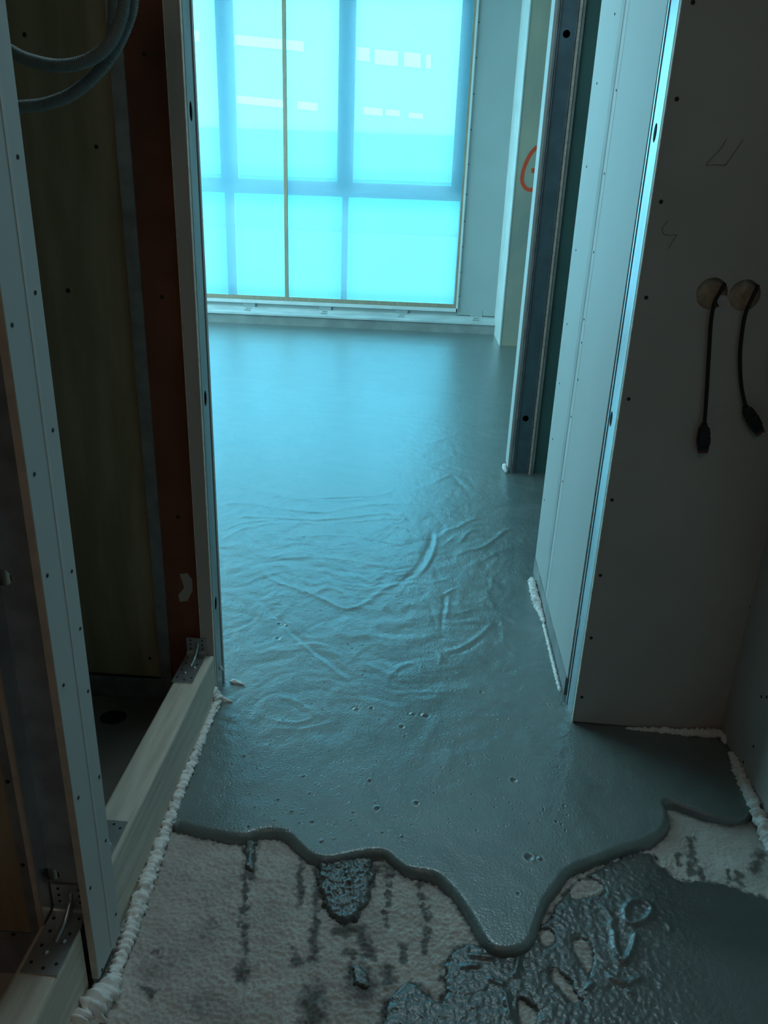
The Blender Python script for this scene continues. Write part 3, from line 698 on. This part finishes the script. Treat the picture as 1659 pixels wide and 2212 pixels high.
# steel stud of the jamb (web towards the opening) with slot holes
XJ = .460
def rh(px, py): p = onx(px, py, XJ); return p
hol = [circle(rh(px, py)[1], rh(px, py)[2], .0125, .019) for px, py in ((1415, 287), (1320, 905), (1251, 1342))]
plate('metal_stud', [(1.802, -.03), (1.864, -.03), (1.864, H), (1.802, H)], hol, lambda a, b, t: (XJ + t, a, b), .002, 'galv', R)
box('stud_lip', XJ - .0015, XJ + .012, 1.871, 1.880, -.03, H, 'galv', R)
box('stud_groove', XJ + .006, XJ + .008, 1.862, 1.872, -.03, H, 'galv_dark', R)
box('cavity_shade', XJ + .03, XJ + .034, 1.80, 1.90, -.03, H, 'hole', R)
plate('paper_edge', [(1.9045, .064), (1.9078, .064), (1.8718, H), (1.8685, H)], [], lambda a, b, t: (bx_(a) - .0004 + t, a, b), .012, 'paper', R)

F = empty('wall_front', (.66, YC, 0)); tag(F, kind='structure')
XRW = .862
h1, h2 = ony(1538, 634, YC), ony(1608, 638, YC)
loop1, loop2 = circle(h1[0] - .0005, h1[2], .034, .034, 28), circle(h2[0] + .0005, h2[2], .034, .034, 28)
plate('board', [(XJ + .004, .004), (XRW, -.004), (XRW, H), (XJ + .004, H)], [loop1, loop2], lambda a, b, t: (a, YC + t, b), .0125, 'board', F)
box('paper_edge', XJ + .0005, XJ + .0036, YC - .0006, YC + .0125, -.01, H, 'paper', F)
box('board_backing', XJ + .03, XRW, YC + .05, YC + .06, -.03, H, 'board_edge', F)
box('foot_gap_shade', XJ + .003, XRW, YC + .004, YC + .05, -.03, .003, 'hole', F)
for px, py in [(1462, 214), (1428, 436), (1396, 643), (1358, 862), (1322, 1080), (1297, 1243), (1277, 1378), (1257, 1506), (1497, 5)]:
    p = ony(px, py, YC); screw(F, (p[0], YC, p[2]), (0, -1, 0), .0048)
# torn mineral wool showing in the two box holes
rs = np.random.RandomState(5)
def wool(cx_, cz_, seed):
    n = 26; v = [(cx_, YC + .016, cz_)]; f = []
    for j in range(1, 6):
        for i in range(n):
            a = 2 * math.pi * i / n; r = .0385 * j / 5
            v.append((cx_ + r * math.cos(a), YC + .0145 + .006 * float(perlin(np.array([cx_ * 90 + 3 * j + seed]), np.array([i * .9]))[0]), cz_ + r * math.sin(a)))
    for i in range(n): f.append((0, 1 + i, 1 + (i + 1) % n))
    for j in range(4):
        for i in range(n): f.append((1 + j * n + i, 1 + (j + 1) * n + i, 1 + (j + 1) * n + (i + 1) % n, 1 + j * n + (i + 1) % n))
    o = pyd('insulation', v, f, 'wool', F, smooth=True); o['label'] = 'beige insulation in the box hole'
wool(h1[0], h1[2], 0); wool(h2[0], h2[2], 9)
def cp(a, b, y=0.0): p = ony(1340 + a / 4.608, 540 + b / 4.608, YC - y); return (p[0], YC - y, p[2])
tb = [cp(945, 452, .003), (cp(1050, 450, .003)), cp(1072, 490, .004), cp(1040, 555, .004), cp(985, 560, .003), cp(960, 500, .003)]
pyd('torn_paper', tb + [(x, y + .002, z) for x, y, z in tb], [tuple(range(6)), tuple(range(11, 5, -1))] + [(i, (i + 1) % 6, 6 + (i + 1) % 6, 6 + i) for i in range(6)], 'board', F)
def pencil(pts, parent, width=.0022):
    return ribbon('pencil_mark', [ (ony(1400 + a / 5.529, 200 + b / 5.529, YC)[0], YC, ony(1400 + a / 5.529, 200 + b / 5.529, YC)[2]) for a, b in pts], width, (0, -1, 0), 'pencil', parent)
pencil([(935, 555), (860, 680), (760, 780), (690, 870)], F, .0016); pencil([(690, 875), (780, 862), (900, 868), (935, 850)], F, .0016); pencil([(1135, 560), (1070, 660), (1000, 760), (925, 865)], F, .0016)
pencil([(240, 1530), (190, 1590), (168, 1640), (190, 1690), (250, 1705), (330, 1700)], F, .0014); pencil([(350, 1695), (290, 1780), (240, 1870)], F, .0014)

# right corridor wall coming towards the camera
S = empty('wall_side', (XRW, 1.2, 0)); tag(S, kind='structure')
box('board', XRW, XRW + .0125, -2.45, YC + .012, .002, H, 'board', S)
box('board_backing', XRW + .0125, XRW + .1, -2.45, YC + .012, -.05, H, 'board_edge', S)
for a, b in ((1362, 995), (1280, 1350), (1200, 1655), (1145, 1900), (1338, 1780), (1363, 1782), (1300, 2018), (1252, 2093)):
    p = onx(1040 + a * .4522, 700 + b * .4522, XRW); screw(S, (XRW, p[1], p[2]), (-1, 0, 0), .0042)
o = box('wall_room_near', XRW + .1, 2.9, YC + .02, 1.9, -.05, H, 'wall_paint'); tag(o, kind='structure')
o = box('wall_corridor_left', -2.2, -2.1, -2.45, 1.9, ZS, H, 'raw_concrete'); tag(o, kind='structure')

# ------------------------------------------------------------------ the two black cables
def cable(label, path, plug_from, plug_to, width):
    base = cp(*path[0], 0)
    t = empty('power_cable', base); tag(t, label, 'cable', 'black cables hanging from the box holes')
    ys = [-.004, .004] + [.010] * (len(path) - 3) + [.014]
    pts = catmull([cp(a, b, ys[i] if i < len(ys) else .012) for i, (a, b) in enumerate(path)], 8)
    tube('cord', pts, .0041, 'black', t, 12)
    A, B = Vector(cp(*plug_from, .014)), Vector(cp(*plug_to, .016))
    d = (B - A).normalized(); nrm = Vector((0, -1, 0)); side = d.cross(nrm).normalized(); L = (B - A).length
    prof = [(-.004, .0062, .0062), (.004, .0075, .007), (.006, .0115, .0085), (.020, .0140, .0095), (.024, .0132, .009), (.030, .0150, .0100), (L * .80, .0145, .0100), (L * .82, .0125, .0085), (L, .0120, .008)]
    v = []; f = []
    for s_, wv, hv in prof:
        c_ = A + d * s_
        for k in range(12):
            an = 2 * math.pi * k / 12; ca, sa = math.cos(an), math.sin(an)
            ca = math.copysign(abs(ca) ** .5, ca); sa = math.copysign(abs(sa) ** .5, sa)
            v.append(c_ + side * (wv * width * ca) + nrm * (hv * sa))
    n = len(prof)
    for i in range(n - 1):
        for k in range(12): f.append((i * 12 + k, i * 12 + (k + 1) % 12, (i + 1) * 12 + (k + 1) % 12, (i + 1) * 12 + k))
    f += [tuple(range(11, -1, -1)), tuple(range((n - 1) * 12, n * 12))]
    plug = pyd('plug', v, f, 'black', t)
    for k in (-1, 0, 1):
        c_ = B + side * (k * .0078 * width)
        vv = []
        for e in (0, .009):
            for (a, b) in ((-1, -1), (1, -1), (1, 1), (-1, 1)): vv.append(c_ + d * (e - .001) + side * (a * .0026) + nrm * (b * .005))
        pyd('pin', vv, [(0, 1, 2, 3), (7, 6, 5, 4), (0, 4, 5, 1), (1, 5, 6, 2), (2, 6, 7, 3), (3, 7, 4, 0)], 'copper_red', plug)
    for k in range(3):
        c_ = A + d * (.034 + .008 * k); vv = []
        for e in (0, .003):
            for (a, b) in ((-1, .8), (1, .8), (1, 1.12), (-1, 1.12)): vv.append(c_ + d * e + side * (a * .010 * width) + nrm * (b * .0095))
        pyd('grip_rib', vv, [(0, 1, 2, 3), (7, 6, 5, 4), (0, 4, 5, 1), (1, 5, 6, 2), (2, 6, 7, 3), (3, 7, 4, 0)], 'black', plug)
    return t
cable('straight black cable with plug hanging from the left box hole', [(1045, 330), (985, 430), (940, 520), (905, 700), (885, 1000), (862, 1400), (838, 1740)], (836, 1745), (824, 1985), .98)
cable('curved black cable with tilted plug hanging from the right box hole', [(1375, 350), (1325, 450), (1245, 640), (1203, 900), (1192, 1100), (1205, 1350), (1248, 1560)], (1252, 1570), (1378, 1800), .98)

# ------------------------------------------------------------------ left jamb of the doorway (end of the cross wall)
J = empty('wall_left_jamb', (XL, YC, 0)); tag(J, kind='structure')
box('board', -.5635, -.5335, YC, YC + .0125, .0, H, 'board', J)
box('paper_edge', -.5665, -.5638, YC - .001, YC + .0125, .0, H, 'paper', J)
box('paper_edge', -.5332, -.5312, YC - .001, YC + .0125, -.01, H, 'paper', J)
def lh(px, py): return onx(px, py, XL)
hol = [circle(1.824, lh(px, py)[2], .0105, .020) for px, py in ((411, 240), (445, 860))]
hol.append([(1.8135, lh(468, 1300)[2] - .012), (1.824, lh(468, 1300)[2] - .022), (1.8345, lh(468, 1300)[2] - .008), (1.832, lh(468, 1300)[2] + .016), (1.824, lh(468, 1300)[2] + .020), (1.816, lh(468, 1300)[2] + .012)])
plate('metal_stud', [(1.801, -.03), (1.852, -.03), (1.852, H), (1.801, H)], hol, lambda a, b, t: (XL - t, a, b), .002, 'galv', J)
box('cavity_shade', XL - .034, XL - .03, 1.80, 1.86, -.03, H, 'hole', J)
box('stud_lip', XL - .014, XL - .004, 1.853, 1.861, -.03, H, 'hole', J)  # near-black strip drawn for the dark gap behind the web
box('board', -.60, XL + .001, 1.862, 1.8745, -.01, H, 'board_right', J)
box('board_far', -3.6, -.60, 1.862, 1.8745, -.03, H, 'board', J)
# torn paper hanging at the jamb foot
pyd('torn_paper', [(XL + .0015, 1.822, .085), (XL + .0015, 1.848, .070), (XL + .008, 1.840, .058), (XL + .0005, 1.822, .085), (XL + .0005, 1.848, .070), (XL + .007, 1.840, .058)],
    [(0, 1, 2), (5, 4, 3), (0, 3, 4, 1), (1, 4, 5, 2), (2, 5, 3, 0)], 'paper', J)

# ------------------------------------------------------------------ niche back wall: open studwork with plywood and red board
B = empty('wall_niche', (-.8, 1.80, 0)); tag(B, kind='structure')
sheet = box('plywood_sheet', -2.1, -.688, 1.812, 1.830, .045, H, 'ply', B)
box('stud_web', -.690, -.662, 1.800, 1.804, .0, H, 'galv_dark', B)
box('stud_flange', -.662, -.660, 1.800, 1.850, .0, H, 'galv_dark', B)
rb = box('red_board', -.660, -.5665, 1.806, 1.818, -.03, H, 'redboard', B)
pyd('scuff_mark', [(p[0], 1.8055 + (.0004 if k else 0), p[2]) for k in (0, 1) for p in [ony(a, b, 1.8055) for a, b in ((388, 1240), (405, 1238), (415, 1252), (416, 1275), (405, 1298), (388, 1300), (385, 1285), (398, 1270))]],
    [tuple(range(8)), tuple(range(15, 7, -1))] + [(i, (i + 1) % 8, 8 + (i + 1) % 8, 8 + i) for i in range(8)], 'wall_paint', B)
box('bottom_track', -2.1, -.662, 1.797, 1.800, -.045, .044, 'galv_dark', B)
box('bottom_track_lip', -2.1, -.662, 1.790, 1.800, -.045, -.040, 'galv_dark', B)
for px, py in ((208, 317), (147, 628), (53, 75), (324, 1422)): p = ony(px, py, 1.812); screw(B, (p[0], 1.812, p[2]), (0, -1, 0), .005 if py != 628 else .006)
for px, py in ((312, 117), (350, 642), (384, 1117)): p = ony(px, py, 1.806); screw(B, (p[0], 1.806, p[2]), (0, -1, 0), .005)
# round floor opening in the niche, drawn as a black disc
M['dark_floor'] = mat('dark_brown_floor', (0.19, 0.165, 0.14), 0.9, noise=0.3, nscale=6)  # darker brown than the concrete slab around it
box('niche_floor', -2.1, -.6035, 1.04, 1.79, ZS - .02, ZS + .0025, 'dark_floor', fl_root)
hp = fl(245, 1552, ZS)
hole = pyd('floor_opening_shade', [(hp[0] + .036 * math.cos(2 * math.pi * i / 24), hp[1] + .030 * math.sin(2 * math.pi * i / 24), ZS + .0048) for i in range(24)] +
           [(hp[0] + .034 * math.cos(2 * math.pi * i / 24), hp[1] + .028 * math.sin(2 * math.pi * i / 24), ZS + .0034) for i in range(24)],
           [tuple(range(24, 48))] + [(i, (i + 1) % 24, 24 + (i + 1) % 24, 24 + i) for i in range(24)], 'hole', fl_root)

# ------------------------------------------------------------------ narrow partition between the two openings on the left
Pn = empty('wall_left', (XL, .98, 0)); tag(Pn, kind='structure')
XF = -.515; YN, YNF = .933, 1.033
box('board', XF - .0125, XF, YN, YNF, .012, H, 'board_right', Pn)
box('board_cut_edge', XF - .0120, XF - .0006, YN - .0012, YN, .014, H, 'board_edge', Pn)
box('joint_ridge', XF - .001, XF + .0009, .990, .998, .02, H, 'filler', Pn)
stz = (ony(112, 1889, YN + .03)[2],)
plate('metal_stud', [(-.5265, -.03), (-.5965, -.03), (-.5965, H), (-.5265, H)], [circle(ony(112, 1889, YN + .03)[0], stz[0], .013, .014), circle(ony(10, 1248, YN + .03)[0] - .004, ony(10, 1248, YN + .03)[2], .014)],
      lambda a, b, t: (a, YN + .030 + t, b), .002, 'galv_dark', Pn)
box('stud_flange', -.5965, -.5945, YN - .004, YN + .03, -.03, H, 'galv', Pn)
box('stud_flange', -.5285, -.5265, YN + .002, YN + .03, -.03, H, 'galv_dark', Pn)
box('cavity_shade', -.594, -.529, YN + .055, YN + .058, -.03, H, 'hole', Pn)
box('board', -.609, -.598, YN, YNF, .06, H, 'board_edge', Pn)
for a, b in ((38, 339), (26, 702), (76, 632), (114, 929), (74, 1024), (102, 1243), (155, 1234), (173, 1358), (137, 1480), (190, 1493), (214, 1678), (169, 1723), (228, 1816), (195, 1918), (250, 1975), (220, 2095)):
    p = onx(a, b, XF); screw(Pn, (XF, p[1], p[2]), (1, 0, 0), .0034)
# cross studwork running left from it
box('stud_web', -.648, -.612, .968, .972, -.02, H, 'galv_dark', Pn)
sh = box('plywood_sheet', -2.1, -.645, .975, .993, .06, H, 'ply', Pn)
box('bottom_track', -2.1, -.612, .958, .974, -.04, .058, 'galv_dark', Pn)
for a, b in ((48, 1870), (15, 1690), (28, 2020)): p = ony(a, b, .966); screw(Pn, (p[0], .9675, p[2]), (0, -1, 0), .004)

# ------------------------------------------------------------------ timber planks lying in the two openings
def plank(name, x0, x1, y0, y1, z0, z1, label):
    o = box(name, x0, x1, y0, y1, z0, z1, 'timber', bevel=.006); tag(o, label, 'plank', 'timber planks closing the openings'); return o
ZT = .145
plank('timber_plank', -.602, XL, 1.036, 1.784, ZS - .004, ZT, 'pale timber plank on edge between the narrow partition and the doorway jamb')
plank('timber_plank', -.602, -.531, -.45, .929, ZS - .004, ZT - .004, 'timber plank at the bottom left corner under the near bracket')

# ------------------------------------------------------------------ galvanised angle brackets
def bracket(label, x0, x1, yb, zt, zp, yf, tilt=0):
    """vertical plate against y = yb, foot on z = zp reaching forward to yf"""
    t = empty('angle_bracket', ((x0 + x1) / 2, yb, zp)); tag(t, label, 'bracket', 'galvanised angle brackets on the planks')
    g = 1 if yf < yb else -1; th = .0025 ; r = .012
    prof = [(yb, zt), (yb, zp + r)] + [(yb - g * (r - r * math.cos(a)), zp + r - r * math.sin(a)) for a in (math.pi / 8, math.pi / 4, 3 * math.pi / 8)] + [(yb - g * r, zp), (yf, zp)]
    profi = [(yb - g * th, zt), (yb - g * th, zp + r)] + [(yb - g * (r - (r - th) * math.cos(a)), zp + r - (r - th) * math.sin(a)) for a in (math.pi / 8, math.pi / 4, 3 * math.pi / 8)] + [(yb - g * r, zp + th), (yf, zp + th)]
    n = len(prof); v = []
    for x in (x0, x1): v += [(x, y, z) for y, z in prof] + [(x, y, z) for y, z in profi]
    f = []
    for i in range(n - 1):
        f += [(i, i + 1, 2 * n + i + 1, 2 * n + i), (n + i, 3 * n + i, 3 * n + i + 1, n + i + 1), (i, n + i, n + i + 1, i + 1), (2 * n + i, 2 * n + i + 1, 3 * n + i + 1, 3 * n + i)]
    f += [(0, 2 * n, 3 * n, n), (n - 1, 2 * n - 1, 4 * n - 1, 3 * n - 1)]
    plate_ = pyd('bent_plate', v, f, 'galv', t)
    xm = (x0 + x1) / 2 + .003
    rib = [(xm, yb - g * (th + .000), zt - (zt - zp) * .30), (xm, yb - g * (th + .004), zp + (zt - zp) * .5), (xm, yb - g * .016, zp + .020), (xm - .001, yb - g * .035, zp + .007), (xm - .002, yb - g * .055, zp + .003), (xm - .002, yb - g * .066, zp + .001)]
    tube('stiffening_rib', catmull(rib, 6), .0042, 'galv', t, 10)
    L = yb - yf
    for (fx_, fy_) in ((.16, .85), (.84, .85), (.2, .60), (.8, .40), (.22, .38), (.85, .16), (.14, .18), (.55, .92)):
        screw(t, (x0 + (x1 - x0) * fx_, yb - L * fy_, zp + th), (0, 0, 1), .0032, 'nail_hole')
    for fz in (.35, .6, .85):
        for fx_ in (.2, .8): screw(t, (x0 + (x1 - x0) * fx_, yb - g * th, zp + (zt - zp) * fz), (0, -g, 0), .003, 'nail_hole')
    for (fx_, fy_) in ((.42, .70), (.74, .52)):
        bm = bmesh.new(); bmesh.ops.create_uvsphere(bm, u_segments=12, v_segments=6, radius=.005)
        for q in bm.verts: q.co.z = max(q.co.z, 0) * .9
        me = bpy.data.meshes.new('bolt_head'); bm.to_mesh(me); bm.free(); me.materials.append(M['galv'])
        link_mesh('bolt_head', me, None, t, True, (x0 + (x1 - x0) * fx_, yb - L * fy_, zp + th))
    return t
bracket('galvanised angle bracket on the far end of the long plank beside the red board', -.6045, -.550, 1.785, .196, ZT + .0005, 1.645)
bracket('large galvanised angle bracket at the foot of the near steel stud', -.592, -.531, YN + .0285, .200, ZT - .0035, .838)
bracket('galvanised bracket foot peeking out behind the narrow partition', -.592, -.538, 1.037, .196, ZT + .0005, 1.165)

# ------------------------------------------------------------------ corrugated conduits looping down in the niche
def conduit(label, pts, y, rad=.0098):
    P = [ (ony(a, b, y + dy)[0], y + dy, ony(a, b, y + dy)[2]) for a, b, dy in pts]
    raw = catmull(P, 40); cum = [0]
    for a, b in zip(raw[:-1], raw[1:]): cum.append(cum[-1] + float(np.linalg.norm(b - a)))
    n = int(cum[-1] / .00085); raw = np.array(raw); s_ = np.linspace(0, cum[-1], n)
    q = np.stack([np.interp(s_, cum, raw[:, i]) for i in range(3)], 1)
    o = tube('corrugated_conduit', q, rad, 'conduit', None, 14, lambda i, k: rad + .0011 * math.sin(i * .00085 / .0034 * 2 * math.pi))
    tag(o, label, 'conduit', 'grey conduits in the niche')
conduit('upper grey corrugated conduit loop hanging in the dark niche', [(-60, 60, 0), (15, 105, 0), (60, 128, 0), (125, 142, 0), (185, 132, 0), (232, 100, 0), (258, 50, .01), (268, 0, .01), (270, -90, .01), (262, -260, .02)], 1.45)
conduit('lower grey corrugated conduit loop hanging in the dark niche', [(-70, 205, 0), (0, 232, 0), (45, 230, 0), (100, 224, 0), (160, 200, 0), (215, 152, 0), (252, 100, 0), (278, 40, 0), (286, 0, 0), (290, -90, 0), (284, -260, 0)], 1.485)
conduit('straight grey corrugated conduit dropping beside the loops in the niche', [(238, 110, .01), (244, 60, 0), (246, 0, 0), (248, -120, 0), (244, -260, 0)], 1.53)

# ------------------------------------------------------------------ squeezed foam / crumpled edge strip
def foam(label, path, radii, seed, step=.0026, sq=.8):
    raw = np.array(catmull(path, 12)); cum = np.concatenate([[0], np.cumsum(np.linalg.norm(np.diff(raw, axis=0), axis=1))])
    rr = np.interp(np.linspace(0, 1, 200), np.linspace(0, 1, len(radii)), radii)
    n = max(8, int(cum[-1] / step)); s_ = np.linspace(0, cum[-1], n)
    q = np.stack([np.interp(s_, cum, raw[:, i]) for i in range(3)], 1)
    seg = 20
    ss, aa = np.meshgrid(s_, np.arange(seg) / seg * 2 * np.pi, indexing='ij')
    # lumps across the bead plus torn flecks
    nz = .15 * np.sin(ss / .0125 * 2 * np.pi + 2.4 * perlin(ss * 30 + seed, aa * 0 + .5)) * (.6 + .4 * np.cos(aa)) + .70 * fbm(ss * 70 + seed, np.cos(aa) * 1.4 + 7, 2) + .42 * fbm(ss * 150 + seed, aa * 1.3, 3)
    fleck = np.clip(perlin(ss * 90 + seed * 2, aa * 1.1) - .34, 0, 1) * 2.6
    base = np.interp(ss / cum[-1], np.linspace(0, 1, 200), rr)
    end = np.clip(np.minimum(ss, cum[-1] - ss) / .008, .25, 1)
    rad = base * end * (1 + nz + fleck)
    o = tube('foam_bead', q, .01, 'foam', None, seg, lambda i, k: float(max(rad[i, k], .0015)))
    tag(o, label, 'foam', 'white foam beads along the floor edges'); return o
zf = ZS + .010
foam('long lumpy white foam bead along the foot of the left plank', [(-.521, 1.775, .012), (-.524, 1.70, .004), (-.522, 1.60, .004), (-.520, 1.45, .003), (-.519, 1.34, -.004), (-.517, 1.25, -.012), (-.513, 1.15, -.014), (-.506, 1.06, -.014), (-.503, 1.0, -.015), (-.503, .955, -.016)],
     [.012, .009, .009, .0095, .011, .011, .012, .0125, .014, .015, .013, .010], 1)
foam('big torn white foam lump in the bottom left corner', [(-.500, .962, -.012), (-.500, .93, -.008), (-.512, .895, -.004), (-.520, .86, -.010), (-.522, .80, -.015)], [.010, .020, .024, .020, .012], 11)
foam('white foam blob at the foot of the left doorway jamb', [(-.552, 1.772, .030), (-.540, 1.770, .034), (-.528, 1.768, .022), (-.516, 1.757, .008)], [.010, .016, .014, .009], 21)
foam('white foam bead along the foot of the right corridor wall', [(.858, 1.70, .004), (.852, 1.62, .002), (.846, 1.50, .0), (.845, 1.40, -.010), (.846, 1.30, -.014), (.846, 1.20, -.016)], [.007, .013, .014, .015, .016, .016, .015], 31)
foam('thin white foam bead under the dark board with the cables', [(.60, 1.777, -.002), (.70, 1.772, .003), (.79, 1.768, .004), (.852, 1.765, .010), (.857, 1.73, .004)], [.004, .007, .009, .013, .006], 41)
foam('torn white foam scraps at the foot of the pale right board', [(.452, 2.66, .004), (.448, 2.56, .004), (.451, 2.44, .003), (.456, 2.33, .002)], [.012, .012, .014, .010, .006], 51, sq=.5)
foam('narrow white foam line between screed and grey edge strip', [(.4535, 2.33, .001), (.452, 2.2, .001), (.450, 2.05, .001), (.449, 1.93, .001)], [.0045, .0045, .0045, .004], 61)
foam('tiny white foam tuft at the foot of the far stub wall', [(.468, 4.06, .012), (.466, 3.99, .016), (.470, 3.94, .006)], [.008, .012, .007], 71)

foam('tiny white foam fleck on the screed behind the left jamb', [(-.515, 1.872, .004), (-.490, 1.868, .003), (-.470, 1.862, .001)], [.007, .006, .003], 81)
foam('tiny white foam fleck on the screed in front of the left jamb', [(-.520, 1.782, .004), (-.500, 1.780, .004), (-.482, 1.776, .001)], [.007, .006, .003], 91)
# ------------------------------------------------------------------ building opposite, seen through the film
YO = 24.0
def ob(px, py): return ony(px, py, YO)
ob_root = empty('opposite_building', (0, YO, -6)); tag(ob_root, 'pale building with mirror panes standing in for light patches on the plastic sheet', 'building')
def band(name, y_top, y_bot, m, d=0.0):
    box(name, -16, 14, YO + d, YO + .4 + d, ob(700, y_bot)[2], ob(700, y_top)[2], m, ob_root)
band('upper_wall', -120, 285, 'facade'); band('balcony_band', 285, 385, 'facade_mid', -.1); band('panel_band', 385, 500, 'facade_low'); band('street_wall', 500, 900, 'facade_base', -.2)
slope = .10
def pane(x0, x1, y0, y1):  # mirror panes stand in for bright sun patches lying on the film
    a, b, c_, d = ob(x0, y0), ob(x1, y0 + (x1 - x0) * slope), ob(x1, y1 + (x1 - x0) * slope), ob(x0, y1)
    v = [(p[0], YO - .06, p[2]) for p in (a, b, c_, d)] + [(p[0], YO + .02, p[2]) for p in (a, b, c_, d)]
    pyd('light_patch_pane', v, [(0, 1, 2, 3), (7, 6, 5, 4), (0, 4, 5, 1), (1, 5, 6, 2), (2, 6, 7, 3), (3, 7, 4, 0)], 'mirror', ob_root)
for x0, x1, y0, y1 in ((415, 432, 66, 90), (482, 657, 73, 95), (740, 753, 98, 126), (771, 799, 102, 131), (810, 860, 107, 139), (873, 909, 113, 144), (920, 931, 118, 148),
                       (488, 621, 204, 221), (643, 687, 219, 236), (740, 753, 226, 240), (786, 827, 231, 247), (833, 864, 236, 249), (883, 914, 243, 255)):
    pane(x0, x1, y0, y1)
